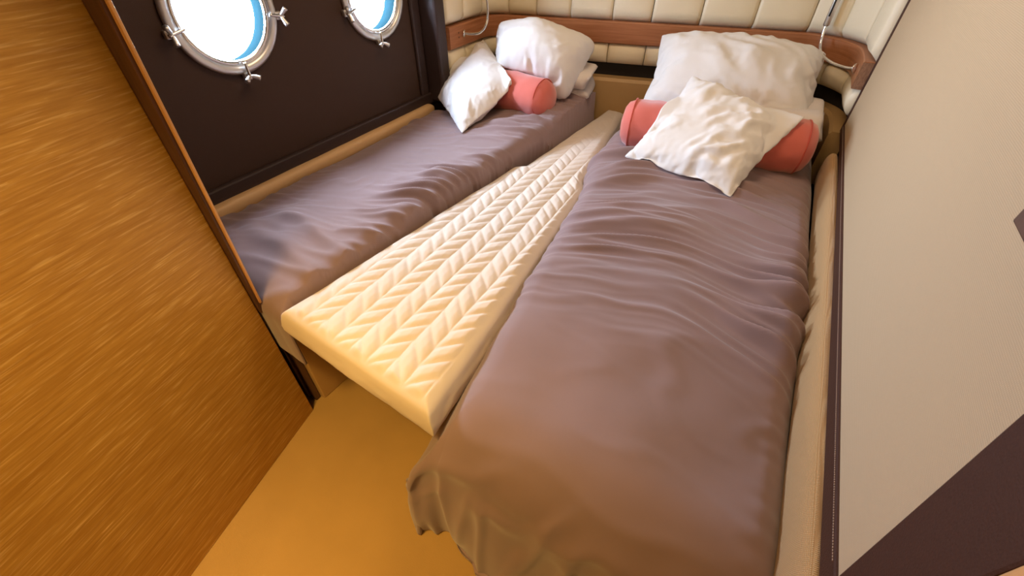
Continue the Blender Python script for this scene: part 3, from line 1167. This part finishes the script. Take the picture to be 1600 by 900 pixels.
def pillow(name, label, corners, sim, thick, mat, press_list=(), bow=(0.0, 0.0), group=None, sub=1, wrinkle=None, floor_fn=None, straight=0.6, soft=0.0):
    """corners: four points counter-clockwise seen from the front; sim = inflate() result"""
    co, fs, cid, ij, (nx, ny) = sim
    C4 = np.array(corners, float)
    c = co[cid]
    w = (c[1, 0] + c[2, 0] - c[0, 0] - c[3, 0]) / 2
    h = (c[2, 1] + c[3, 1] - c[0, 1] - c[1, 1]) / 2
    u = (co[:, 0] - (c[0, 0] + c[3, 0]) / 2) / w
    v = (co[:, 1] - (c[0, 1] + c[1, 1]) / 2) / h
    # let the seams run straighter between the corners than the solver left them
    fi, fj = ij[:, 0] / nx, ij[:, 1] / ny
    bl, br_, bb, bt = (np.zeros(ny + 1), np.zeros(ny + 1), np.zeros(nx + 1), np.zeros(nx + 1))
    for n_, (i, j) in enumerate(ij.astype(int)):
        if i == 0:
            bl[j] = u[n_]
        if i == nx:
            br_[j] = u[n_]
        if j == 0:
            bb[i] = v[n_]
        if j == ny:
            bt[i] = v[n_]
    ii, jj = ij[:, 0].astype(int), ij[:, 1].astype(int)
    u = u + straight * ((0 - bl[jj]) * (1 - fi) + (1 - br_[jj]) * fi)
    v = v + straight * ((0 - bb[ii]) * (1 - fj) + (1 - bt[ii]) * fj)
    cr = soft * (2 * np.abs(u - .5)) ** 4 * (2 * np.abs(v - .5)) ** 4
    u, v = .5 + (u - .5) * (1 - cr), .5 + (v - .5) * (1 - cr)
    P = ((1 - u) * (1 - v))[:, None] * C4[0] + (u * (1 - v))[:, None] * C4[1] + (u * v)[:, None] * C4[2] + ((1 - u) * v)[:, None] * C4[3]
    nrm = np.cross(C4[1] - C4[0] + C4[2] - C4[3], C4[3] - C4[0] + C4[2] - C4[1])
    nrm /= np.linalg.norm(nrm)
    t = co[:, 2] * thick + bow[0] * 4 * u * (1 - u) + bow[1] * 4 * v * (1 - v)
    if wrinkle is not None:
        t = t + wrinkle(u, v) * np.where(co[:, 2] >= 0, 1, -1)
    P = P + nrm[None, :] * t[:, None]
    for kind, dat in press_list:
        if kind == 'cyl':
            (a, b, r), d_ = dat
            ax = (b - a) / np.linalg.norm(b - a)
            d_ = np.array(d_, float)
            d_ = d_ - ax * (d_ @ ax)
            d_ /= np.linalg.norm(d_)
            rel = P - a
            s = rel @ ax
            perp = rel - s[:, None] * ax
            rr = r * 1.04 + 0.003 + np.where((perp * 0 + nrm) @ d_ * co[:, 2] > 0, 0.014, 0.0)
            bq = perp @ d_
            cq = (perp ** 2).sum(1) - rr ** 2
            ln_ = np.linalg.norm(b - a)
            ins = (cq < 0) & (s > -0.01) & (s < ln_ + 0.01)
            step = np.where(ins, -bq + np.sqrt(np.maximum(bq * bq - cq, 0)), 0)
            P = P + step[:, None] * d_[None, :]
        elif kind == 'plane':
            p0, pn_ = dat
            dd = (P - np.array(p0)) @ np.array(pn_)
            P = P + np.where(dd < 0, -dd, 0)[:, None] * np.array(pn_)[None, :]
    if floor_fn is not None:
        zf = np.array([floor_fn(x, y) for x, y in P[:, :2]]) + 0.003
        P[:, 2] = np.maximum(P[:, 2], zf)
    o = mesh_obj(name, P, fs, mat)
    fix_normals(o)
    m_ = o.modifiers.new('sub', 'SUBSURF')
    m_.levels = sub
    m_.render_levels = sub
    tag(o, label, 'pillow', group)
    return o


simA = inflate(0.62, 0.44, 46, 34, 2.2, 34, 1, 0.10)
simB = inflate(0.62, 0.44, 46, 34, 3.0, 34, 5, 0.10)
simC = inflate(0.40, 0.40, 42, 42, 2.6, 34, 9, 0.05)
simD = inflate(0.40, 0.40, 42, 42, 3.4, 34, 12, 0.05)

HN = np.array([0.2425, -0.970, 0.0])           # headboard face normal


def crinkle(seed, amp, fu, fv, rot=0.6):
    def fn(u, v):
        a = u * math.cos(rot) + v * math.sin(rot)
        b = -u * math.sin(rot) + v * math.cos(rot)
        b = b + 0.08 * pn(a * 4, b * 4, seed)
        mid = np.clip(1.4 * np.minimum(np.minimum(u, 1 - u), np.minimum(v, 1 - v)) / 0.15, 0, 1)
        return amp * mid * (ridge(a * fu, b * fv, seed, 2) + 0.5 * ridge(a * fu * 2, b * fv * 2, seed + 1, 2)) * np.clip(0.4 + pn(u * 3, v * 3, seed + 2), 0, 1.2)
    return fn


pillow('bed_pillow', 'large white pillow on the right bunk leaning on the headboard behind the coral pink bolster',
       [(-0.435, 1.665, 0.070), (0.150, 1.740, 0.070), (0.105, 2.075, 0.270), (-0.470, 1.940, 0.290)], simA, 0.85, M['white'],
       [('cyl', (BOLR, (0.16, 1.0, 0.35)))], bow=(0.02, 0.01), floor_fn=hR, wrinkle=crinkle(81, 0.018, 2.0, 9, 2.2))
pillow('bed_pillow.001', 'large white pillow on the left bunk slumped over the folded blanket against the headboard',
       [(-1.030, 1.600, 0.110), (-0.715, 1.635, 0.070), (-0.690, 1.870, 0.250), (-1.140, 1.790, 0.262)], simB, 1.0, M['white'],
       [('cyl', (BOLL, (-0.05, 1.0, 0.5)))], bow=(0.03, 0.03), floor_fn=hL, wrinkle=crinkle(84, 0.008, 2, 7, 0.5), straight=0.8, soft=0.10)
pillow('scatter_cushion', 'small crumpled white cushion standing on its corner against the right coral bolster',
       [(-0.352, 1.290, 0.068), (-0.011, 1.215, 0.062), (0.094, 1.549, 0.175), (-0.268, 1.655, 0.240)], simC, 0.72, M['white'],
       [('cyl', (BOLR, (0.1, -0.55, 0.85)))], floor_fn=hR, wrinkle=crinkle(87, 0.022, 2.2, 9, 0.9), straight=0.5)
pillow('scatter_cushion.001', 'small smooth white cushion standing on its corner against the left coral bolster by the hull',
       [(-1.222, 1.440, 0.070), (-0.926, 1.200, 0.062), (-0.885, 1.520, 0.150), (-1.185, 1.745, 0.235)], simD, 0.55, M['white'],
       [('cyl', (BOLL, (0.2, -0.75, 0.65)))], floor_fn=hL, wrinkle=crinkle(90, 0.006, 2, 8, 1.6), straight=0.9)


# ------------------------------------------------------------------ folded blankets under the pillows
def folded_blanket(name, label, origin, dir_u, width, depth, layers, lh, seed):
    """blanket folded in loops: the section (depth, z) is one serpentine band swept along dir_u"""
    du = np.array([dir_u[0], dir_u[1], 0.0])
    du /= np.linalg.norm(du)
    dv = np.array([du[1], -du[0], 0.0])
    root = empty(name, origin)
    tag(root, label, 'blanket')
    t = lh * 0.46
    cl = []
    for k in range(layers):
        z = lh * (k + 0.5)
        ds = np.linspace(0.0, depth, 14)
        ds = ds if k % 2 == 0 else ds[::-1]
        for d_ in ds:
            cl.append((d_, z))
        if k < layers - 1:
            s = 1 if k % 2 == 0 else -1
            end = depth if s > 0 else 0.0
            for a in np.linspace(-math.pi / 2, math.pi / 2, 9)[1:-1]:
                cl.append((end + s * lh / 2 * math.cos(a), z + lh / 2 + lh / 2 * math.sin(a)))
    cl = np.array(cl)
    tn = np.gradient(cl, axis=0)
    tn /= np.linalg.norm(tn, axis=1)[:, None]
    nn = np.stack([-tn[:, 1], tn[:, 0]], 1)
    loop = np.vstack([cl + nn * t, (cl - nn * t)[::-1]])
    us = np.linspace(0, width, 40)
    V, F = [], []
    m_ = len(loop)
    for i, u in enumerate(us):
        e = min(u, width - u)
        k = 0.55 + 0.45 * math.sqrt(max(0, 1 - (1 - min(1, e / 0.02)) ** 2))
        lp = np.vstack([cl + nn * t * k, (cl - nn * t * k)[::-1]])
        wob = 0.006 * pn(lp[:, 0] * 12, lp[:, 1] * 18 + u * 9, seed)
        for (d_, z), w_ in zip(lp, wob):
            p = np.array(origin) + du * (u + 0.012 * math.sin(z * 60 + seed)) + dv * (d_ + w_) + np.array([0, 0, max(0.0, z + w_)])
            V.append(p)
    for i in range(len(us) - 1):
        for k in range(m_):
            k2 = (k + 1) % m_
            F.append((i * m_ + k, i * m_ + k2, (i + 1) * m_ + k2, (i + 1) * m_ + k))
    half = m_ // 2
    for i in (0, len(us) - 1):
        for k in range(half - 1):
            q = (i * m_ + k, i * m_ + k + 1, i * m_ + m_ - 2 - k, i * m_ + m_ - 1 - k)
            F.append(q)
    o = mesh_obj('folds', V, F, M['blanket'], root)
    fix_normals(o)
    # grey hem along the folded edge
    for k in range(0, layers - 1, 2):
        z = lh * (k + 1)
        pts = [np.array(origin) + du * (width * f) + dv * (depth + lh * 0.96 + 0.002) + np.array([0, 0, z]) for f in (0.02, 0.5, 0.98)]
        tube('grey_hem', pts, 0.004, M['blanket_edge'], root, 20, 8)
    return root


folded_blanket('folded_blanket', 'folded white and grey blanket under the large pillow on the left bunk', (-0.672, 1.735, 0.072), (-1.0, -0.22), 0.40, 0.135, 3, 0.034, 5)
folded_blanket('folded_blanket.001', 'folded white blanket peeking out right of the large pillow on the right bunk', (0.168, 1.70, 0.045), (-1, -0.02), 0.40, 0.20, 3, 0.040, 8)
